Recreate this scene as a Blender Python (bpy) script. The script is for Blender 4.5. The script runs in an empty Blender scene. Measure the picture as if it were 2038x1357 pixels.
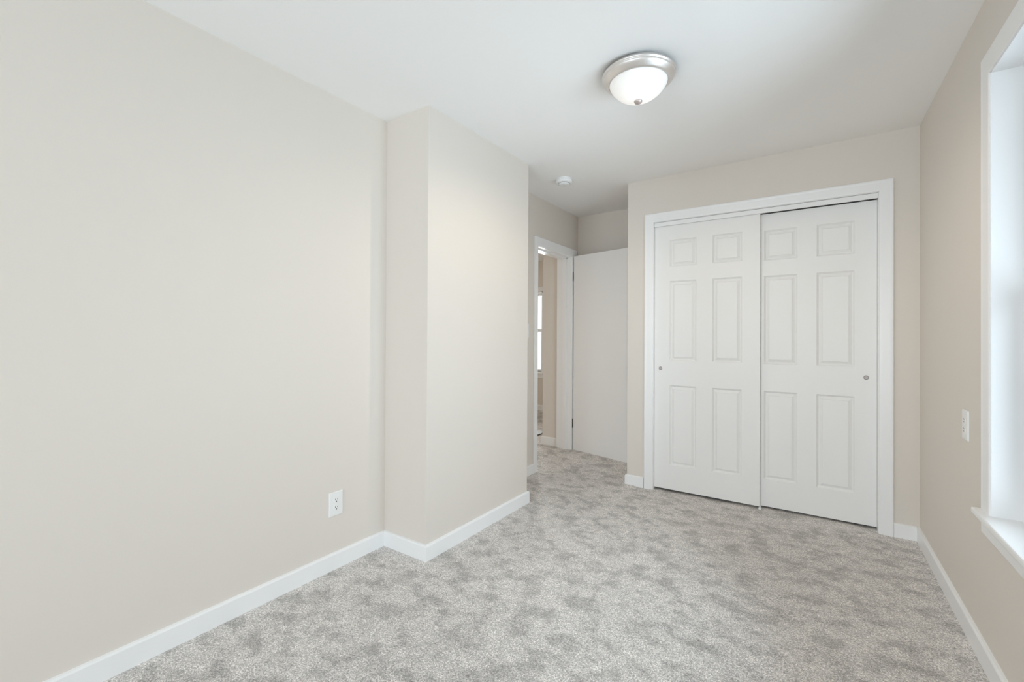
import bpy, bmesh, math, random
import numpy as np
from mathutils import Vector, Matrix

random.seed(7)
scene = bpy.context.scene
COL = scene.collection

# ------------------------------------------------------------------ camera
F_PX, YAW, PITCH, ROLL = 885.89, 0.5929, 0.0054, 0.0054
CAM = Vector((2.0561, 0.0, 1.2049))
PY = -12.3


def make_camera():
    s, c = math.sin(YAW), math.cos(YAW)
    R = Vector((c, s, 0)); F = Vector((-s, c, 0)); U = Vector((0, 0, 1))
    F2 = F * math.cos(PITCH) + U * math.sin(PITCH)
    U2 = U * math.cos(PITCH) - F * math.sin(PITCH)
    R3 = R * math.cos(ROLL) + U2 * math.sin(ROLL)
    U3 = U2 * math.cos(ROLL) - R * math.sin(ROLL)
    cd = bpy.data.cameras.new('camera')
    cd.sensor_fit = 'HORIZONTAL'; cd.sensor_width = 36.0
    cd.lens = F_PX / 2038 * 36
    cd.shift_y = PY / 2038
    cd.clip_start = 0.02
    o = bpy.data.objects.new('camera', cd); COL.objects.link(o)
    m = Matrix.Identity(4)
    for i in range(3):
        m[i][0] = R3[i]; m[i][1] = U3[i]; m[i][2] = -F2[i]; m[i][3] = CAM[i]
    o.matrix_world = m
    scene.camera = o


make_camera()

# ------------------------------------------------------------------ light
world = bpy.data.worlds.new('daylight_sky'); scene.world = world
world.use_nodes = True
bg = world.node_tree.nodes['Background']
bg.inputs['Color'].default_value = (0.86, 0.93, 1.0, 1)
bg.inputs['Strength'].default_value = 2.2

W = 2.592                      # right wall, inner face


def area(name, loc, direction, sx, sy, watts, color, spread=math.pi):
    l = bpy.data.lights.new(name, 'AREA'); l.shape = 'RECTANGLE'
    l.size = sx; l.size_y = sy; l.energy = watts; l.color = color; l.spread = spread
    o = bpy.data.objects.new(name, l); COL.objects.link(o)
    o.location = loc
    o.rotation_euler = Vector(direction).to_track_quat('-Z', 'Y').to_euler()
    return o


# daylight outside the right hand and far room windows, plus added rear fill
area('daylight_right_window', (W + 0.50, 1.80, 1.12), (-1, 0, 0.40), 1.1, 1.7, 54, (0.72, 0.865, 1.0))
area('fill_rear_window', (1.42, -3.3, 1.15), (0.08, 1, 0.32), 2.0, 1.9, 110, (0.81, 0.905, 1.0))  # unseen fill light, added and tilted up to even out the room
area('daylight_far_window', (-1.75, 6.45, 1.4), (0, -1, 0), 0.9, 1.4, 115, (1.0, 0.98, 0.95))

scene.view_settings.view_transform = 'Standard'
scene.view_settings.look = 'None'
scene.view_settings.exposure = -0.05
scene.view_settings.gamma = 1.0
scene.view_settings.use_curve_mapping = False
scene.cycles.max_bounces = 14
scene.cycles.diffuse_bounces = 10
scene.cycles.glossy_bounces = 4
scene.cycles.transparent_max_bounces = 12
scene.cycles.sample_clamp_indirect = 6.0
scene.cycles.caustics_reflective = False
scene.cycles.caustics_refractive = False

# ------------------------------------------------------------------ dimensions (metres)
H0 = 2.44
ceil_z = lambda x, y: H0 + 0.0063 * x + 0.0091 * y
CH = 0.334                     # depth of the boxed chase
Y1, Y2 = 1.737, 2.76           # chase runs from Y1 to Y2
D = 3.575                      # closet wall
XC = 0.796                     # left end of the closet wall
YB = 4.2885                    # back wall of the alcove
REAR = -2.9  # unseen rear wall, set far back for a more even light
HB, TB = 0.0852, 0.0147        # baseboard
HALL_Z = 0.055
WT = 0.145                     # thickness of the left wall
DY0, DY1, DZ = 3.445, 4.13, 2.03   # hinged door's opening


def floor_z(x, y):
    if x > 0.85:
        return 0.0
    t = min(1, max(0, (y - 3.42) / 0.68)); r = HALL_Z * t * t * (3 - 2 * t)
    if x < 0.0:
        k = min(1, -x / WT)
        r = r * (1 - k) + HALL_Z * k
    return r


# ------------------------------------------------------------------ materials
def mat(name, color, rough=0.5, spec=0.5, metal=0.0, bump=None):
    m = bpy.data.materials.new(name); m.use_nodes = True
    nt = m.node_tree; b = nt.nodes['Principled BSDF']
    b.inputs['Base Color'].default_value = (*color, 1)
    b.inputs['Roughness'].default_value = rough
    b.inputs['Specular IOR Level'].default_value = spec
    b.inputs['Metallic'].default_value = metal
    if bump:
        scale, strength, dist = bump
        tc = nt.nodes.new('ShaderNodeTexCoord')
        n = nt.nodes.new('ShaderNodeTexNoise')
        n.inputs['Scale'].default_value = scale; n.inputs['Detail'].default_value = 4
        bp = nt.nodes.new('ShaderNodeBump')
        bp.inputs['Strength'].default_value = strength; bp.inputs['Distance'].default_value = dist
        nt.links.new(tc.outputs['Object'], n.inputs['Vector'])
        nt.links.new(n.outputs['Fac'], bp.inputs['Height'])
        nt.links.new(bp.outputs['Normal'], b.inputs['Normal'])
    return m


M = {}
M['wall'] = mat('wall_paint', (0.735, 0.682, 0.626), 0.55, 0.3, bump=(140, 0.10, 0.002))
M['ceiling'] = mat('ceiling_paint', (0.90, 0.895, 0.885), 0.8, 0.2, bump=(120, 0.08, 0.002))
M['trim'] = mat('trim_paint', (0.87, 0.87, 0.87), 0.32, 0.45)
M['door'] = mat('door_paint', (0.86, 0.855, 0.845), 0.42, 0.4, bump=(60, 0.05, 0.001))
M['slab'] = mat('flush_door_paint', (0.84, 0.825, 0.81), 0.42, 0.4, bump=(60, 0.05, 0.001))
M['plastic'] = mat('white_plastic', (0.84, 0.84, 0.83), 0.35, 0.5)
M['finial'] = mat('pinkish_nickel', (0.60, 0.52, 0.49), 0.5, 0.5, 0.8)
M['nickel'] = mat('brushed_nickel', (0.78, 0.745, 0.72), 0.42, 0.5, 1.0, bump=(400, 0.05, 0.0005))
M['steel'] = mat('dull_steel', (0.30, 0.285, 0.275), 0.45, 0.5, 1.0)
M['dish'] = mat('dull_pink_nickel', (0.50, 0.44, 0.42), 0.55, 0.5, 0.7)
M['bronze'] = mat('dark_bronze', (0.045, 0.037, 0.030), 0.45, 0.5, 0.6)
M['dark'] = mat('dark_slot', (0.012, 0.012, 0.012), 0.8, 0.2)
M['brown'] = mat('dark_brown_wood', (0.05, 0.032, 0.022), 0.5, 0.4, bump=(40, 0.2, 0.002))
M['vinyl'] = mat('white_vinyl', (0.84, 0.85, 0.86), 0.3, 0.5)
M['ground'] = mat('outdoor_ground', (0.30, 0.31, 0.29), 0.9, 0.2, bump=(3, 0.3, 0.05))


def glass_mat():
    m = bpy.data.materials.new('window_glass'); m.use_nodes = True
    nt = m.node_tree; nt.nodes.clear()
    out = nt.nodes.new('ShaderNodeOutputMaterial')
    tr = nt.nodes.new('ShaderNodeBsdfTransparent'); tr.inputs['Color'].default_value = (0.96, 0.98, 0.98, 1)
    gl = nt.nodes.new('ShaderNodeBsdfGlossy'); gl.inputs['Roughness'].default_value = 0.02
    fr = nt.nodes.new('ShaderNodeFresnel'); fr.inputs['IOR'].default_value = 1.35
    mx = nt.nodes.new('ShaderNodeMixShader')
    nt.links.new(fr.outputs[0], mx.inputs[0]); nt.links.new(tr.outputs[0], mx.inputs[1])
    nt.links.new(gl.outputs[0], mx.inputs[2]); nt.links.new(mx.outputs[0], out.inputs[0])
    return m


M['glass'] = glass_mat()


def lamp_glass():
    # frosted alabaster bowl, lit from inside
    m = bpy.data.materials.new('lit_alabaster_glass'); m.use_nodes = True
    nt = m.node_tree; b = nt.nodes['Principled BSDF']
    b.inputs['Base Color'].default_value = (0.85, 0.84, 0.82, 1)
    b.inputs['Roughness'].default_value = 0.25
    tc = nt.nodes.new('ShaderNodeTexCoord')
    n = nt.nodes.new('ShaderNodeTexNoise'); n.inputs['Scale'].default_value = 9
    n.inputs['Detail'].default_value = 5; n.inputs['Distortion'].default_value = 1.5
    r = nt.nodes.new('ShaderNodeMapRange')
    r.inputs['From Min'].default_value = 0.3; r.inputs['From Max'].default_value = 0.7
    r.inputs['To Min'].default_value = 0.80; r.inputs['To Max'].default_value = 1.12
    nt.links.new(tc.outputs['Object'], n.inputs['Vector'])
    nt.links.new(n.outputs['Fac'], r.inputs['Value'])
    # the bulbs sit above the middle of the bowl: its bottom glows strongest, its rim least
    sep = nt.nodes.new('ShaderNodeSeparateXYZ'); nt.links.new(tc.outputs['Object'], sep.inputs[0])
    h = nt.nodes.new('ShaderNodeMapRange'); h.interpolation_type = 'SMOOTHSTEP'
    h.inputs['From Min'].default_value = -0.070; h.inputs['From Max'].default_value = -0.138
    h.inputs['To Min'].default_value = 0.20; h.inputs['To Max'].default_value = 0.44
    nt.links.new(sep.outputs['Z'], h.inputs['Value'])
    q = nt.nodes.new('ShaderNodeMath'); q.operation = 'MULTIPLY'
    nt.links.new(r.outputs[0], q.inputs[0]); nt.links.new(h.outputs[0], q.inputs[1])
    b.inputs['Emission Color'].default_value = (1.0, 0.975, 0.94, 1)
    nt.links.new(q.outputs[0], b.inputs['Emission Strength'])
    return m


M['lamp_glass'] = lamp_glass()


def carpet_mat():
    m = bpy.data.materials.new('grey_cut_pile_carpet'); m.use_nodes = True
    nt = m.node_tree; L = nt.links; N = nt.nodes.new; b = nt.nodes['Principled BSDF']
    b.inputs['Roughness'].default_value = 0.95; b.inputs['Specular IOR Level'].default_value = 0.1
    b.inputs['Sheen Weight'].default_value = 0.15; b.inputs['Sheen Roughness'].default_value = 0.6
    geo = N('ShaderNodeNewGeometry')

    def noise(scale, detail, rough=0.5, dist=0.0, stretch=None):
        n = N('ShaderNodeTexNoise'); n.inputs['Scale'].default_value = scale
        n.inputs['Detail'].default_value = detail; n.inputs['Roughness'].default_value = rough
        n.inputs['Distortion'].default_value = dist
        if stretch:
            mp = N('ShaderNodeMapping'); mp.inputs['Scale'].default_value = stretch
            mp.inputs['Rotation'].default_value = (0, 0, 0.5)
            L.new(geo.outputs['Position'], mp.inputs['Vector']); L.new(mp.outputs[0], n.inputs['Vector'])
        else:
            L.new(geo.outputs['Position'], n.inputs['Vector'])
        return n.outputs['Fac']

    def rng(v, a, bb, c, d, clamp=True):
        r = N('ShaderNodeMapRange'); r.clamp = clamp
        for k, x in zip(('From Min', 'From Max', 'To Min', 'To Max'), (a, bb, c, d)):
            r.inputs[k].default_value = x
        L.new(v, r.inputs['Value']); return r.outputs[0]

    def math_(op, x, y):
        q = N('ShaderNodeMath'); q.operation = op
        for i, z in enumerate((x, y)):
            if isinstance(z, (int, float)): q.inputs[i].default_value = z
            else: L.new(z, q.inputs[i])
        return q.outputs[0]

    patches = rng(noise(7.5, 7.0, 0.64, 0.0, (1.0, 1.25, 1.0)), 0.385, 0.53, 0.71, 1.05)
    broad = rng(noise(1.3, 2.0), 0.3, 0.7, 0.93, 1.06)
    mid = rng(noise(26, 3.0, 0.6), 0.3, 0.7, 0.88, 1.10)
    vor = N('ShaderNodeTexVoronoi'); vor.inputs['Scale'].default_value = 270; vor.inputs['Randomness'].default_value = 1.0
    L.new(geo.outputs['Position'], vor.inputs['Vector'])
    sp = N('ShaderNodeSeparateColor'); L.new(vor.outputs['Color'], sp.inputs[0])
    tuft = rng(sp.outputs[0], 0.0, 1.0, 0.69, 1.23)                 # each tuft its own shade
    gap = rng(vor.outputs['Distance'], 0.35, 0.95, 1.08, 0.62)      # dark between the tufts
    yarn = math_('MULTIPLY', math_('MULTIPLY', tuft, gap), rng(noise(140, 2.0, 0.7), 0.32, 0.66, 0.70, 1.24))
    fine = rng(noise(560, 1.5, 0.6), 0.35, 0.65, 0.82, 1.16)
    v = math_('MULTIPLY', math_('MULTIPLY', patches, broad), math_('MULTIPLY', mid, math_('MULTIPLY', yarn, fine)))
    mix = N('ShaderNodeMix'); mix.data_type = 'RGBA'; mix.blend_type = 'MULTIPLY'
    mix.inputs['Factor'].default_value = 1.0
    mix.inputs['A'].default_value = (0.735, 0.698, 0.670, 1)
    L.new(v, mix.inputs['B'])
    L.new(mix.outputs['Result'], b.inputs['Base Color'])
    bp = N('ShaderNodeBump'); bp.inputs['Strength'].default_value = 0.55; bp.inputs['Distance'].default_value = 0.006
    L.new(math_('ADD', noise(210, 2.5, 0.7), math_('MULTIPLY', noise(22, 2.0), 0.6)), bp.inputs['Height'])
    L.new(bp.outputs['Normal'], b.inputs['Normal'])
    return m


M['carpet'] = carpet_mat()

# ------------------------------------------------------------------ mesh helpers


class MB:
    """collects shapes; build() links them as one mesh object"""

    def __init__(self):
        self.v = []; self.f = []; self.s = []

    def add(self, verts, faces, smooth=False):
        k = len(self.v)
        self.v += [tuple(p) for p in verts]
        self.f += [tuple(i + k for i in f) for f in faces]
        self.s += [smooth] * len(faces)

    def box(self, a, b):
        (x0, y0, z0), (x1, y1, z1) = a, b
        x0, x1 = sorted((x0, x1)); y0, y1 = sorted((y0, y1)); z0, z1 = sorted((z0, z1))
        v = [(x, y, z) for z in (z0, z1) for y in (y0, y1) for x in (x0, x1)]
        self.add(v, [(0, 2, 3, 1), (4, 5, 7, 6), (0, 1, 5, 4), (2, 6, 7, 3), (0, 4, 6, 2), (1, 3, 7, 5)])

    def bevel_box(self, a, b, w=0.002, seg=2, xf=None):
        bm = bmesh.new(); bmesh.ops.create_cube(bm, size=1)
        a, b = Vector(a), Vector(b); s = b - a; c = (a + b) / 2
        for p in bm.verts:
            p.co = Vector((p.co.x * s.x, p.co.y * s.y, p.co.z * s.z)) + c
        bmesh.ops.bevel(bm, geom=bm.edges[:], offset=w, segments=seg, profile=0.5, affect='EDGES')
        self.from_bm(bm, xf)

    def from_bm(self, bm, xf=None, smooth=False):
        bmesh.ops.recalc_face_normals(bm, faces=bm.faces)
        bm.verts.ensure_lookup_table()
        self.add([(xf @ p.co) if xf else p.co for p in bm.verts], [[q.index for q in f.verts] for f in bm.faces], smooth)
        bm.free()

    def lathe(self, profile, seg=48, xf=None, smooth=True):
        """profile: (r, z) list, revolved about z"""
        rings = []; v = []; f = []
        for r, z in profile:
            if r < 1e-7:
                rings.append([len(v)]); v.append(Vector((0, 0, z)))
            else:
                rings.append(list(range(len(v), len(v) + seg)))
                v += [Vector((r * math.cos(t * 2 * math.pi / seg), r * math.sin(t * 2 * math.pi / seg), z)) for t in range(seg)]
        for A, B in zip(rings, rings[1:]):
            for t in range(seg):
                n = (t + 1) % seg
                if len(A) == 1 and len(B) == 1: continue
                if len(A) == 1: f.append((A[0], B[t], B[n]))
                elif len(B) == 1: f.append((A[t], B[0], A[n]))
                else: f.append((A[t], B[t], B[n], A[n]))
        if xf: v = [xf @ p for p in v]
        self.add(v, f, smooth)

    def sweep(self, path, profile, side, up, closed_ends=True):
        """sweep a profile along straight segments with mitred corners.
        side(i) unused; offsets: profile (a, b) -> a along the mitred in-plane normal, b along `up`.
        path lies in the plane perpendicular to `up`; `side` = +1/-1 picks the normal."""
        up = Vector(up).normalized(); P = [Vector(p) for p in path]; n = len(P)
        nrm = []
        for i in range(n - 1):
            d = (P[i + 1] - P[i]).normalized(); nrm.append(up.cross(d) * side)
        offs = []
        for i in range(n):
            if i == 0: offs.append(nrm[0])
            elif i == n - 1: offs.append(nrm[-1])
            else:
                m = nrm[i - 1] + nrm[i]; offs.append(m / (1 + nrm[i - 1].dot(nrm[i])))
        k = len(profile); v = []; f = []
        for i in range(n):
            for a, b in profile: v.append(P[i] + offs[i] * a + up * b)
        for i in range(n - 1):
            for j in range(k):
                j2 = (j + 1) % k
                f.append((i * k + j, i * k + j2, (i + 1) * k + j2, (i + 1) * k + j))
        if closed_ends:
            f.append(tuple(range(k - 1, -1, -1))); f.append(tuple((n - 1) * k + j for j in range(k)))
        self.add(v, f)

    def build(self, name, material, parent=None, loc=None):
        me = bpy.data.meshes.new(name)
        v = self.v
        if loc:
            L = Vector(loc); v = [tuple(Vector(p) - L) for p in v]
        me.from_pydata(v, [], self.f); me.update()
        bm = bmesh.new(); bm.from_mesh(me)
        bmesh.ops.recalc_face_normals(bm, faces=bm.faces); bm.to_mesh(me); bm.free()
        me.polygons.foreach_set('use_smooth', self.s)
        me.materials.append(material)
        o = bpy.data.objects.new(name, me); COL.objects.link(o)
        if loc: o.location = loc
        if parent:
            o.parent = parent
            if loc: o.location = Vector(loc) - parent_world(parent)
            else: o.location = -parent_world(parent)
        return o


def parent_world(o):
    p = Vector(o.location)
    while o.parent:
        o = o.parent; p += Vector(o.location)
    return p


def tag(o, label, cat, kind=None, group=None):
    o['label'] = label; o['category'] = cat
    if kind: o['kind'] = kind
    if group: o['group'] = group
    return o


def empty(name, loc):
    o = bpy.data.objects.new(name, None); COL.objects.link(o)
    o.location = loc; o.empty_display_size = 0.05
    return o


S = 'structure'
TOP = 2.60


def boxes(name, material, lst, label, cat):
    m = MB()
    for a, b in lst: m.box(a, b)
    return tag(m.build(name, material), label, cat, S)


# ------------------------------------------------------------------ room shell
boxes('wall_left', M['wall'], [
    ((-WT, REAR - 0.15, -0.1), (0, DY0, TOP)), ((-WT, DY1, -0.1), (0, YB + 0.12, TOP)),
    ((-WT, DY0, DZ), (0, DY1, TOP))],
    'long plain beige wall that carries on past the boxed chase to the hinged door', 'wall')
boxes('wall_chase', M['wall'], [((0, Y1, -0.05), (CH, Y2, TOP))],
      'boxed out beige chase standing forward from the long wall', 'wall')
boxes('wall_alcove', M['wall'], [((0, YB, -0.1), (W + 0.2, YB + 0.12, TOP))],
      'tan end wall of the alcove above the open flush door', 'wall')
CX0, CX1, CZ = 1.0085, 2.4015, 2.1245      # closet opening
boxes('wall_closet', M['wall'], [
    ((XC, D, -0.05), (CX0, D + 0.11, TOP)), ((CX1, D, -0.05), (W, D + 0.11, TOP)),
    ((CX0, D, CZ), (CX1, D + 0.11, TOP)), ((XC, D + 0.11, -0.05), (XC + 0.1, YB, TOP))],
    'beige wall around the white sliding closet doors', 'wall')

WY0, WY1, WZ0, WZ1 = 1.31, 2.29, 0.575, 2.17   # window opening in the right wall
boxes('wall_right', M['wall'], [
    ((W, REAR - 0.15, -0.05), (W + 0.2, WY0, TOP)), ((W, WY1, -0.05), (W + 0.2, YB + 0.12, TOP)),
    ((W, WY0, -0.05), (W + 0.2, WY1, WZ0 - 0.0255)), ((W, WY0, WZ1), (W + 0.2, WY1, TOP))],
    'beige wall that holds the deep white window', 'wall')
RX0, RX1, RZ0, RZ1 = 0.40, 2.42, 0.30, 2.25  # opening added in the unseen rear wall to admit the fill light
boxes('wall_rear', M['wall'], [
    ((0, REAR - 0.15, -0.05), (RX0, REAR, TOP)), ((RX1, REAR - 0.15, -0.05), (W, REAR, TOP)),
    ((RX0, REAR - 0.15, -0.05), (RX1, REAR, RZ0)), ((RX0, REAR - 0.15, RZ1), (RX1, REAR, TOP))],
    'unseen beige wall behind the viewer with an added wide window opening', 'wall')

# ceiling slab, very slightly out of level like the real one
m = MB()
xs, ys = (-WT + 0.01, W + 0.1), (REAR - 0.1, YB + 0.06)
v = [(x, y, ceil_z(x, y)) for y in ys for x in xs] + [(x, y, 2.66) for y in ys for x in xs]
m.add(v, [(0, 2, 3, 1), (4, 5, 7, 6), (0, 1, 5, 4), (2, 6, 7, 3), (0, 4, 6, 2), (1, 3, 7, 5)])
tag(m.build('ceiling', M['ceiling']), 'flat white ceiling above the carpeted room', 'ceiling', S)

# hall beyond the hinged door
HWX = -0.357
boxes('wall_hall', M['wall'], [((HWX, 4.18, -0.1), (-WT, 4.32, TOP))],
      'short beige hall wall just beyond the open doorway', 'wall')
FY = 6.075
FWX0, FWX1, FWZ0, FWZ1 = -2.25, -1.455, 0.655, 1.93
boxes('wall_far', M['wall'], [
    ((-3.2, FY, -0.1), (FWX0, FY + 0.15, TOP)), ((FWX1, FY, -0.1), (0.1, FY + 0.15, TOP)),
    ((FWX0, FY, -0.1), (FWX1, FY + 0.15, FWZ0)), ((FWX0, FY, FWZ1), (FWX1, FY + 0.15, TOP)),
    ((-3.2, 2.2, -0.1), (-3.05, FY, TOP)), ((-3.05, 2.2, -0.1), (-WT, 2.35, TOP)),
    ((0.0, YB + 0.12, -0.1), (0.1, FY, TOP))],
    'beige end wall of the far room holding a narrow window, through the doorway', 'wall')
boxes('ceiling_hall', M['ceiling'], [((-3.2, 2.2, 2.41), (-WT, 4.32, 2.66)), ((-3.2, 4.32, 2.41), (0.0, FY, 2.66))],
      'white hall ceiling glimpsed at the top of the doorway', 'ceiling')

# carpeted floor, rising a little towards the hall
step = 0.05
gx = np.arange(-3.1, W + 0.12, step); gy = np.arange(REAR - 0.1, FY + 0.1, step)
v = [(x, y, floor_z(x, y)) for y in gy for x in gx]
nx = len(gx)
f = [(j * nx + i, j * nx + i + 1, (j + 1) * nx + i + 1, (j + 1) * nx + i) for j in range(len(gy) - 1) for i in range(nx - 1)]
m = MB(); m.add(v, f, True)
tag(m.build('floor', M['carpet']), 'mottled grey cut pile carpet covering the whole floor', 'carpet', S)

boxes('ground_outside', M['ground'], [((-30, -30, -3.2), (30, 30, -3.0))], 'dull ground outside the house below the windows', 'ground')

# ------------------------------------------------------------------ baseboards
BASE_PROFILE = [(0, -0.02), (TB, -0.02), (TB, HB - 0.0085), (TB - 0.002, HB - 0.0055), (TB - 0.006, HB - 0.002), (0, HB)]


def baseboard(name, path, side, label):
    m = MB(); m.sweep(path, BASE_PROFILE, side, (0, 0, 1))
    return tag(m.build(name, M['trim']), label, 'baseboard', S)


baseboard('baseboard_left', [(0, REAR, 0), (0, Y1 - TB, 0)], -1, 'white baseboard along the long plain wall')
baseboard('baseboard_chase', [(0, Y1, 0), (CH, Y1, 0), (CH, Y2, 0), (CH - 0.10, Y2, 0)], -1,
          'white baseboard wrapping the boxed chase')
baseboard('baseboard_alcove', [(0, Y2 + 0.01, 0), (0, 3.391, 0)], -1, 'short white baseboard ending at the hinged door casing')
baseboard('baseboard_closet_left', [(XC, D + 0.5, 0.0), (XC, D, 0), (0.9345, D, 0)], -1,
          'short white baseboard between alcove corner and closet casing')
baseboard('baseboard_closet_right', [(2.4725, D, 0), (W - TB, D, 0)], -1,
          'short white baseboard between closet casing and window wall')
baseboard('baseboard_right', [(W, D, 0), (W, REAR, 0)], -1, 'white baseboard running under the window')
baseboard('baseboard_hall', [(HWX, 4.32, HALL_Z), (HWX, 4.18, HALL_Z), (-WT - 0.03, 4.18, HALL_Z)], -1,
          'white baseboard on the short hall wall past the doorway')
baseboard('baseboard_far', [(-3.05, FY, HALL_Z), (0.0, FY, HALL_Z)], -1, 'white baseboard below the far room window')

# ------------------------------------------------------------------ closet trim
CW = 0.0705
CAS = [(0, 0), (0, 0.009), (0.004, 0.0115), (0.012, 0.0125), (0.052, 0.0155), (0.060, 0.0175), (CW - 0.003, 0.017), (CW, 0.013), (CW, 0)]
m = MB()
m.sweep([(CX0, D, -0.01), (CX0, D, CZ), (CX1, D, CZ), (CX1, D, -0.01)], CAS, 1, (0, -1, 0))
tag(m.build('trim_1', M['trim']), 'white mitred casing around the sliding closet doors', 'trim', S)
m = MB()
jt = 0.006
m.box((CX0 - 0.001, D + 0.001, -0.01), (CX0 + jt - 0.004, D + 0.11, CZ)); m.box((CX1 - jt + 0.004, D + 0.001, -0.01), (CX1 + 0.001, D + 0.11, CZ))
m.box((CX0, D + 0.001, CZ - 0.002), (CX1, D + 0.11, CZ + 0.001))
tag(m.build('trim_2', M['trim']), 'white jamb lining inside the closet opening', 'trim', S)
m = MB()
m.bevel_box((CX0 + 0.003, D + 0.004, 2.089), (CX1 - 0.003, D + 0.016, 2.1205), 0.0015)
m.box((CX0 + 0.003, D + 0.016, 2.112), (CX1 - 0.003, D + 0.10, 2.1205))
tr = tag(m.build('trim_3', M['trim']), 'white fascia board hiding the sliding door track', 'trim', S)
m = MB(); m.box((CX0 + 0.003, D + 0.056, 2.099), (CX1 - 0.003, D + 0.060, 2.112))
m.box((CX0 + 0.003, D + 0.096, 2.099), (CX1 - 0.003, D + 0.100, 2.112))
m.build('track', M['steel'], tr)

# ------------------------------------------------------------------ six panel sliding doors


def panel_door(name, x0, x1, yf, z0, z1, cols, rows, label):
    root = empty(name, ((x0 + x1) / 2, yf + 0.0175, z0))
    tag(root, label, 'door', S)
    T = 0.034
    X = [x0] + [c for p in cols for c in p] + [x1]
    Z = [z0] + [c for p in rows for c in p] + [z1]
    v = []; f = []; idx = {}

    def P(x, y, z):
        k = (round(x, 5), round(y, 5), round(z, 5))
        if k not in idx:
            idx[k] = len(v); v.append((x, y, z))
        return idx[k]

    loops = [(0, 0), (0.0015, 0.0022), (0.0115, 0.0145), (0.0138, 0.0150), (0.0325, 0.0025), (0.0345, 0.0042), (0.0370, 0.0038)]
    for i in range(len(X) - 1):
        for j in range(len(Z) - 1):
            a, b, c, d = X[i], X[i + 1], Z[j], Z[j + 1]
            if i % 2 and j % 2:
                rings = []
                for o, dep in loops:
                    rings.append([P(a + o, yf + dep, c + o), P(b - o, yf + dep, c + o), P(b - o, yf + dep, d - o), P(a + o, yf + dep, d - o)])
                for A, B in zip(rings, rings[1:]):
                    for q in range(4):
                        f.append((A[q], A[(q + 1) % 4], B[(q + 1) % 4], B[q]))
                f.append(tuple(rings[-1]))
            else:
                f.append((P(a, yf, c), P(b, yf, c), P(b, yf, d), P(a, yf, d)))
    n = len(X); nz = len(Z)
    bx = [P(x0, yf + T, z0), P(x1, yf + T, z0), P(x1, yf + T, z1), P(x0, yf + T, z1)]
    f.append((bx[3], bx[2], bx[1], bx[0]))
    f.append(tuple(P(x, yf, z0) for x in X) + (bx[1], bx[0]))
    f.append(tuple(P(x, yf, z1) for x in reversed(X)) + (bx[3], bx[2]))
    f.append(tuple(P(x0, yf, z) for z in reversed(Z)) + (bx[0], bx[3]))
    f.append(tuple(P(x1, yf, z) for z in Z) + (bx[2], bx[1]))
    m = MB(); m.add(v, f)
    m.build('panel_leaf', M['door'], root)
    return root


ROWS = [(0.209, 0.835), (1.027, 1.653), (1.765, 1.977)]


def pull_cup(root, x, y, z):
    R = Matrix.Translation((x, y, z)) @ Matrix.Rotation(math.pi / 2, 4, 'X')
    m = MB()
    m.lathe([(0.0135, -0.001), (0.0135, 0.0012), (0.0125, 0.0020), (0.0112, 0.0018), (0.0104, 0.0006), (0.0100, -0.0002)], 36, R)
    cup = m.build('pull_cup', M['steel'], root)
    m = MB()
    m.lathe([(0.0101, 0.0003), (0.007, 0.0001), (0.003, 0.0002), (0, 0.0004)], 36, R)
    m.build('cup_dish', M['dish'], cup)


LY, RY = D + 0.02, D + 0.06
d2 = panel_door('door_2', 1.0115, 1.751, LY, 0.019, 2.090, [(1.1285, 1.326), (1.439, 1.637)], ROWS,
                'white six panel sliding closet door overlapping in front', )
pull_cup(d2, 1.059, LY, 0.964)
d3 = panel_door('door_3', 1.660, 2.3985, RY, 0.016, 2.091, [(1.7725, 1.973), (2.082, 2.287)],
                [(0.206, 0.833), (1.024, 1.651), (1.760, 1.974)],
                'white six panel sliding closet door set behind, with dark gap above')
pull_cup(d3, 2.345, RY, 0.959)
for root, y, xs_ in ((d2, LY, (1.11, 1.66)), (d3, RY, (1.775, 2.335))):
    for x in xs_:
        m = MB(); m.box((x - 0.022, y + 0.008, 2.086), (x + 0.022, y + 0.012, 2.108))
        m.build('hanger_bracket', M['steel'], root)

g = MB(); g.bevel_box((1.743, D + 0.012, -0.004), (1.762, D + 0.058, 0.003), 0.001)
g.bevel_box((1.747, D + 0.0555, 0.0), (1.759, D + 0.0590, 0.020), 0.001); g.bevel_box((1.745, D + 0.0125, 0.0), (1.760, D + 0.0175, 0.016), 0.001)
tag(g.build('floor_guide', M['plastic']), 'small white floor guide between the sliding closet doors', 'door guide')

# ------------------------------------------------------------------ hinged flush door, casing and jamb
m = MB()
CT = 0.015
m.bevel_box((0, 3.393, -0.01), (CT, DY0 + 0.004, DZ + 0.002), 0.003)
m.bevel_box((0, DY1 - 0.002, 0.02), (CT, 4.238, DZ + 0.002), 0.003)
m.bevel_box((0, 3.393, DZ), (CT, 4.240, DZ + 0.082), 0.003)
tag(m.build('trim_4', M['trim']), 'white casing around the doorway in the alcove', 'trim', S)
m = MB()
m.box((-WT - 0.004, DY0 - 0.001, 0.0), (0.002, DY0 + 0.003, DZ)); m.box((-WT - 0.004, DY1 - 0.003, 0.0), (0.002, DY1 + 0.001, DZ))
m.box((-WT - 0.004, DY0, DZ - 0.003), (0.002, DY1, DZ + 0.001))
m.box((-0.095, DY0, 0.0), (-0.045, DY0 + 0.012, DZ)); m.box((-0.095, DY1 - 0.012, 0.0), (-0.045, DY1, DZ)); m.box((-0.095, DY0, DZ - 0.015), (-0.045, DY1, DZ))
m.bevel_box((-WT - 0.015, DY1 - 0.002, 0.03), (-WT, 4.178, DZ + 0.06), 0.002)
m.bevel_box((-WT - 0.015, 3.36, 0.03), (-WT, DY0 + 0.002, DZ + 0.06), 0.002)
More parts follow.
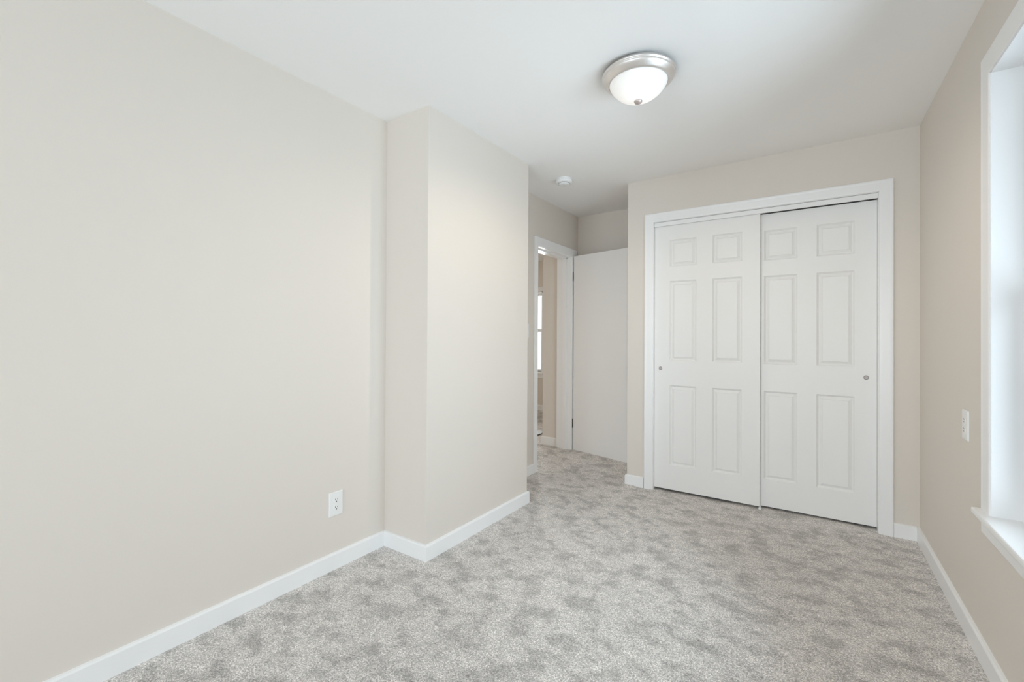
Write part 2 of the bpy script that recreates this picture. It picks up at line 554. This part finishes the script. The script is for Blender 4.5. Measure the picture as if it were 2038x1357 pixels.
m.bevel_box((-WT - 0.015, 3.36, DZ - 0.001), (-WT, 4.178, DZ + 0.06), 0.002)
tag(m.build('trim_5', M['trim']), 'white door jamb with stop strips inside the doorway', 'trim', S)

TH = math.radians(13.0)
HX, HY = 0.019, 4.150
door = empty('door_1', (HX, HY, 0.045))
tag(door, 'plain white flush door standing open against the alcove end wall', 'door', S)
DW, DT, DB, DTOP = 0.752, 0.035, 0.042, 2.040
# local frame: u along the leaf, w = thickness away from the room
XF = Matrix.Translation((HX, HY, 0)) @ Matrix.Rotation(-TH, 4, 'Z')
m = MB(); m.bevel_box((0.003, 0.0, DB), (DW, DT, DTOP), 0.0015, 1, XF); m.build('door_leaf', M['slab'], door)
for zc in (0.325, 1.835):
    m = MB()
    m.lathe([(0, zc - 0.045), (0.0050, zc - 0.045), (0.0050, zc + 0.045), (0, zc + 0.045)], 16, Matrix.Translation((HX - 0.003, HY - 0.003, 0)))
    m.bevel_box((HX - 0.020, HY - 0.004, zc - 0.044), (HX - 0.003, HY - 0.001, zc + 0.044), 0.0005, 1)
    m.build('hinge', M['bronze'], door)
KU, KZ = 0.697, 0.935
for sgn in (-1, 1):
    base = XF @ Matrix.Translation((KU, 0 if sgn < 0 else DT, KZ)) @ Matrix.Rotation(math.pi / 2 * (1 if sgn < 0 else -1), 4, 'X')
    m = MB(); m.lathe([(0.031, 0), (0.031, 0.004), (0.026, 0.008), (0.013, 0.010), (0.011, 0.028), (0.018, 0.034), (0.026, 0.043), (0.027, 0.052), (0.022, 0.060), (0.010, 0.064), (0, 0.0645)], 32, base)
    m.build('door_knob', M['nickel'], door)

# ------------------------------------------------------------------ right hand window
win = empty('window_1', (W, (WY0 + WY1) / 2, WZ0))
tag(win, 'tall white framed window with deep sill at the edge of the room', 'window', S)
WC = 0.080
WCAS = [(0, 0), (0, 0.007), (0.003, 0.0085), (0.060, 0.0095), (0.068, 0.0105), (WC - 0.002, 0.0105), (WC, 0.008), (WC, 0)]
m = MB()
m.sweep([(W, WY1, WZ0 - 0.005), (W, WY1, WZ1), (W, WY0, WZ1), (W, WY0, WZ0 - 0.005)], WCAS, 1, (-1, 0, 0))
m.build('casing', M['trim'], win)
m = MB()
jd = 0.13
m.box((W - 0.002, WY1 - 0.004, WZ0 - 0.003), (W + jd, WY1 + 0.002, WZ1)); m.box((W - 0.002, WY0 - 0.002, WZ0 - 0.003), (W + jd, WY0 + 0.004, WZ1))
m.box((W - 0.002, WY0, WZ1 - 0.004), (W + jd, WY1, WZ1 + 0.002))
m.build('jamb', M['trim'], win)
m = MB()
m.box((W + 0.004, WY0, WZ0 - 0.025), (W + jd, WY1, WZ0 - 0.003))
m.bevel_box((W - 0.034, WY0 - 0.10, WZ0 - 0.025), (W + 0.010, WY1 + 0.098, WZ0 - 0.003), 0.006, 3)
m.build('stool', M['trim'], win)
m = MB(); m.bevel_box((W - 0.012, WY0 - 0.08, WZ0 - 0.085), (W + 0.001, WY1 + 0.072, WZ0 - 0.024), 0.004, 2)
m.build('apron', M['trim'], win)


def sash(parent, name, axis, c0, c1, z0, z1, depth0, depth1, bw, sign=1):
    """axis 'y': sash in a wall of constant x; axis 'x': wall of constant y"""
    def bb(m, a0, a1, zz0, zz1, dd0, dd1, w=0.003):
        if axis == 'y': m.bevel_box((dd0, a0, zz0), (dd1, a1, zz1), w)
        else: m.bevel_box((a0, dd0, zz0), (a1, dd1, zz1), w)
    m = MB()
    bb(m, c0, c0 + bw, z0, z1, depth0, depth1); bb(m, c1 - bw, c1, z0, z1, depth0, depth1)
    bb(m, c0 + bw - 0.004, c1 - bw + 0.004, z0, z0 + bw, depth0, depth1); bb(m, c0 + bw - 0.004, c1 - bw + 0.004, z1 - bw, z1, depth0, depth1)
    o = m.build(name, M['vinyl'], parent)
    m = MB(); dm = (depth0 + depth1) / 2
    if axis == 'y': m.box((dm - 0.003, c0 + bw - 0.004, z0 + bw - 0.004), (dm + 0.003, c1 - bw + 0.004, z1 - bw + 0.004))
    else: m.box((c0 + bw - 0.004, dm - 0.003, z0 + bw - 0.004), (c1 - bw + 0.004, dm + 0.003, z1 - bw + 0.004))
    m.build('pane', M['glass'], o)
    return o


zm = (WZ0 + WZ1) / 2
m = MB()
for a, b in (((W + 0.115, WY0, WZ0 - 0.02), (W + 0.195, WY0 + 0.03, WZ1)), ((W + 0.115, WY1 - 0.03, WZ0 - 0.02), (W + 0.195, WY1, WZ1)),
             ((W + 0.115, WY0 + 0.03, WZ1 - 0.03), (W + 0.195, WY1 - 0.03, WZ1)), ((W + 0.115, WY0 + 0.03, WZ0 - 0.02), (W + 0.195, WY1 - 0.03, WZ0 + 0.015))):
    m.box(a, b)
m.build('window_frame', M['vinyl'], win)
sash(win, 'lower_sash', 'y', WY0 + 0.028, WY1 - 0.028, WZ0 + 0.012, zm + 0.02, W + 0.122, W + 0.150, 0.045)
sash(win, 'upper_sash', 'y', WY0 + 0.028, WY1 - 0.028, zm - 0.02, WZ1 - 0.028, W + 0.156, W + 0.184, 0.045)
m = MB(); m.bevel_box((W + 0.116, (WY0 + WY1) / 2 - 0.03, zm + 0.018), (W + 0.146, (WY0 + WY1) / 2 + 0.03, zm + 0.034), 0.003)
m.build('sash_lock', M['vinyl'], win)

# far room window
fw = empty('window_2', ((FWX0 + FWX1) / 2, FY, FWZ0))
tag(fw, 'narrow bright window in the far room, seen through the doorway', 'window', S)
m = MB()
FC = [(0, 0), (0, 0.012), (0.004, 0.014), (0.066, 0.016), (0.07, 0.012), (0.07, 0)]
m.sweep([(FWX1, FY, FWZ0), (FWX1, FY, FWZ1), (FWX0, FY, FWZ1), (FWX0, FY, FWZ0)], FC, -1, (0, -1, 0))
m.build('casing', M['trim'], fw)
m = MB(); m.bevel_box((FWX0 - 0.1, FY - 0.035, FWZ0 - 0.022), (FWX1 + 0.1, FY + 0.06, FWZ0), 0.004); m.build('stool', M['trim'], fw)
m = MB(); m.bevel_box((FWX0 - 0.07, FY - 0.013, FWZ0 - 0.09), (FWX1 + 0.07, FY + 0.001, FWZ0 - 0.02), 0.003); m.build('apron', M['trim'], fw)
m = MB()
m.box((FWX0, FY, FWZ0), (FWX0 + 0.02, FY + 0.15, FWZ1)); m.box((FWX1 - 0.02, FY, FWZ0), (FWX1, FY + 0.15, FWZ1)); m.box((FWX0, FY, FWZ1 - 0.02), (FWX1, FY + 0.15, FWZ1))
m.build('jamb', M['vinyl'], fw)
fz = 1.315
sash(fw, 'lower_sash', 'x', FWX0 + 0.018, FWX1 - 0.018, FWZ0, fz + 0.02, FY + 0.06, FY + 0.09, 0.045)
sash(fw, 'upper_sash', 'x', FWX0 + 0.018, FWX1 - 0.018, fz - 0.02, FWZ1 - 0.018, FY + 0.095, FY + 0.125, 0.045)

# added rear window, out of view, lets the fill light in
rw = empty('window_added', ((RX0 + RX1) / 2, REAR, RZ0))
tag(rw, 'wide unseen window added behind the viewer for fill light', 'window', S)
m = MB(); m.sweep([(RX0, REAR, RZ0), (RX0, REAR, RZ1), (RX1, REAR, RZ1), (RX1, REAR, RZ0), (RX0 - 0.001, REAR, RZ0)], FC, -1, (0, 1, 0))
m.build('casing', M['trim'], rw)
sash(rw, 'sash', 'x', RX0, RX1, RZ0, RZ1, REAR - 0.12, REAR - 0.08, 0.05)

# dark strip at the edge of the far carpet
m = MB(); m.bevel_box((-0.72, 4.46, HALL_Z - 0.004), (-0.60, 4.72, HALL_Z + 0.012), 0.004)
tag(m.build('threshold_strip', M['brown']), 'dark brown strip on the hall carpet beyond the doorway', 'floor strip')

# ------------------------------------------------------------------ ceiling light
LX, LYY = 1.370, 2.080
LZ = ceil_z(LX, LYY)
lamp = empty('ceiling_light', (LX, LYY, LZ))
tag(lamp, 'round flush ceiling light with brushed nickel ring and lit white glass bowl', 'ceiling light')
DN = Matrix.Translation((LX, LYY, LZ)) @ Matrix.Diagonal((1, 1, -1, 1))
m = MB()
m.lathe([(0.148, -0.004), (0.157, 0.002), (0.1645, 0.011), (0.1690, 0.017), (0.1700, 0.020), (0.1690, 0.0235), (0.1655, 0.0255), (0.1645, 0.0280),
         (0.1655, 0.0310), (0.1635, 0.0360), (0.1570, 0.0430), (0.1490, 0.0505), (0.1440, 0.0550), (0.1405, 0.0570), (0.1360, 0.0575), (0.1352, 0.054), (0.1352, 0.036)], 96, DN)
m.build('mounting_ring', M['nickel'], lamp)
prof = []
r0, h0, h1 = 0.1345, 0.052, 0.139
for i in range(25):
    r = r0 * math.cos(i / 24 * math.pi / 2) if i < 24 else 0.0
    prof.append((r, h0 + (h1 - h0) * (1 - (r / r0) ** 2) ** 0.70))
m = MB(); m.lathe(prof, 96, DN); m.build('glass_bowl', M['lamp_glass'], lamp, (LX, LYY, LZ))
m = MB()
m.lathe([(0.006, h1 - 0.008), (0.0165, h1 - 0.003), (0.0190, h1 - 0.0005), (0.0192, h1 + 0.002), (0.0175, h1 + 0.0055), (0.0140, h1 + 0.0095), (0.0090, h1 + 0.0125), (0.004, h1 + 0.0138), (0, h1 + 0.014)], 40, DN)
m.build('finial', M['finial'], lamp)

# the fixture's own warm light, thrown down into the room
sl = bpy.data.lights.new('ceiling_light_glow', 'SPOT'); sl.energy = 18; sl.color = (1.0, 0.83, 0.64)
sl.spot_size = math.radians(180); sl.spot_blend = 0.55; sl.shadow_soft_size = 0.003
so = bpy.data.objects.new('ceiling_light_glow', sl); COL.objects.link(so)
so.parent = lamp; so.location = (0, 0, -0.1580)

# ------------------------------------------------------------------ smoke detector
SX, SY = 0.408, 3.180
SZ = ceil_z(SX, SY)
sd = empty('smoke_detector', (SX, SY, SZ))
tag(sd, 'small round white smoke detector on the ceiling near the alcove', 'smoke detector')
DN = Matrix.Translation((SX, SY, SZ)) @ Matrix.Diagonal((1, 1, -1, 1))
m = MB(); m.lathe([(0.0, -0.002), (0.061, -0.002), (0.062, 0.004), (0.061, 0.009), (0.058, 0.010), (0.0, 0.010)], 64, DN); m.build('base_plate', M['plastic'], sd)
m = MB(); m.lathe([(0.056, 0.008), (0.0655, 0.010), (0.0665, 0.015), (0.0660, 0.029), (0.063, 0.034), (0.055, 0.036), (0.0505, 0.0355), (0.0485, 0.031)], 64, DN); m.build('housing', M['plastic'], sd)
m = MB(); m.lathe([(0.0505, 0.0335), (0.048, 0.0345), (0.042, 0.0345), (0.0, 0.0345)], 48, DN); m.build('vent_slot', M['dark'], sd)
m = MB(); m.lathe([(0.0425, 0.034), (0.0425, 0.040), (0.040, 0.044), (0.030, 0.0465), (0.0, 0.047)], 48, DN)
cap = m.build('cap', M['plastic'], sd)
m = MB()
for k in range(16):
    m.bevel_box((0.041, -0.0013, 0.034), (0.0535, 0.0013, 0.0385), 0.0005, 1, DN @ Matrix.Rotation(k * math.pi / 8, 4, 'Z'))
m.build('vent_rib', M['plastic'], cap)
m = MB(); m.lathe([(0.008, 0.046), (0.008, 0.0485), (0.0, 0.049)], 20, DN @ Matrix.Translation((0.012, -0.01, 0))); m.build('test_button', M['plastic'], cap)

# ------------------------------------------------------------------ outlets and switch


def plate_xf(loc, normal):
    """local x across, local y up, local z out of the wall"""
    n = Vector(normal); u = Vector((0, 0, 1)); x = u.cross(n)
    return Matrix(((x.x, u.x, n.x, loc[0]), (x.y, u.y, n.y, loc[1]), (x.z, u.z, n.z, loc[2]), (0, 0, 0, 1)))


def plate(root, XF_, w, h):
    m = MB()
    b = bmesh.new()
    v0 = [(-w / 2, -h / 2, 0), (w / 2, -h / 2, 0), (w / 2, h / 2, 0), (-w / 2, h / 2, 0)]
    prof = [(0, 0), (0, 0.003), (0.0012, 0.0045), (0.004, 0.0058), (0.010, 0.0062)]
    rings = []
    vs = []
    for o, z in prof:
        rings.append(list(range(len(vs), len(vs) + 4)))
        vs += [XF_ @ Vector((sx * (w / 2 - o), sy * (h / 2 - o), z)) for sx, sy in ((-1, -1), (1, -1), (1, 1), (-1, 1))]
    fs = [tuple(reversed(rings[0])), tuple(rings[-1])]
    for A, B in zip(rings, rings[1:]):
        for q in range(4): fs.append((A[q], A[(q + 1) % 4], B[(q + 1) % 4], B[q]))
    b.free(); m.add(vs, fs)
    return m.build('wall_plate', M['plastic'], root)


def disc(XF_, r, z0, z1, flat=None):
    """a short cylinder; `flat` cuts it level above and below like a receptacle face"""
    n = 40; vs = []; fs = []
    for z in (z0, z1):
        for k in range(n):
            a = 2 * math.pi * k / n; x, y = r * math.cos(a), r * math.sin(a)
            if flat: y = max(-flat, min(flat, y))
            vs.append(XF_ @ Vector((x, y, z)))
    fs.append(tuple(range(n - 1, -1, -1))); fs.append(tuple(range(n, 2 * n)))
    for k in range(n): fs.append((k, (k + 1) % n, n + (k + 1) % n, n + k))
    return vs, fs


def outlet(loc, normal, label):
    root = empty('wall_outlet', loc)
    tag(root, label, 'outlet', None, 'wall outlets')
    X_ = plate_xf(loc, normal)
    plate(root, X_, 0.080, 0.124)
    for sy in (0.0195, -0.0195):
        Y_ = X_ @ Matrix.Translation((0, sy, 0))
        m = MB(); m.add(*disc(Y_, 0.0172, 0.004, 0.0078, 0.0142)); r = m.build('receptacle', M['plastic'], root)
        m = MB()
        for (x, h) in ((-0.0063, 0.0040), (0.0063, 0.0033)):
            a, b = Vector((x - 0.0011, 0.0035 - h, 0.007)), Vector((x + 0.0011, 0.0035 + h, 0.0081))
            m.bevel_box(a, b, 0.0001, 1, Y_)
        m.build('slot', M['dark'], r)
        m = MB(); m.add(*disc(Y_ @ Matrix.Translation((0, -0.0072, 0)), 0.0026, 0.007, 0.0081)); m.build('ground_hole', M['dark'], r)
    m = MB(); m.lathe([(0.0032, 0.005), (0.0032, 0.0068), (0.002, 0.0074), (0, 0.0075)], 20, X_); m.build('screw', M['plastic'], root)
    return root


outlet((0, 1.416, 0.335), (1, 0, 0), 'white duplex outlet low on the long plain wall near the chase')
outlet((W, 2.607, 0.849), (-1, 0, 0), 'white outlet plate beside the window casing, about waist high')

sw = empty('light_switch', (0, 3.276, 1.262))
tag(sw, 'white light switch plate mostly hidden behind the chase, beside the door casing', 'light switch')
X_ = plate_xf((0, 3.276, 1.262), (1, 0, 0)); plate(sw, X_, 0.072, 0.120)
m = MB(); m.bevel_box((-0.005, -0.012, 0.004), (0.005, 0.012, 0.0075), 0.0008, 1, X_)
m.bevel_box((-0.0035, -0.003, 0.005), (0.0035, 0.009, 0.016), 0.001, 1, X_ @ Matrix.Rotation(-0.35, 4, 'X')); m.build('toggle', M['plastic'], sw)

# ------------------------------------------------------------------ white crumbs left on the carpet
for (x, y, s, lab) in ((1.499, 2.237, 0.0042, 'tiny white crumb alone in the middle of the open carpet'),
                       (1.420, 1.972, 0.0040, 'tiny white crumb on the carpet, straight below the ceiling light'),
                       (2.233, 3.254, 0.0050, 'tiny white crumb on the carpet just before the rear sliding door'),
                       (2.500, 2.293, 0.0050, 'tiny white crumb on the carpet below the window sill')):
    b = bmesh.new(); bmesh.ops.create_icosphere(b, subdivisions=2, radius=s)
    for p in b.verts: p.co *= random.uniform(0.75, 1.15); p.co.z *= 0.7
    m = MB(); m.from_bm(b, Matrix.Translation((x, y, s * 0.6)))
    tag(m.build('carpet_crumb', M['plastic'], None, (x, y, 0)), lab, 'crumb', None, 'white crumbs on the carpet')
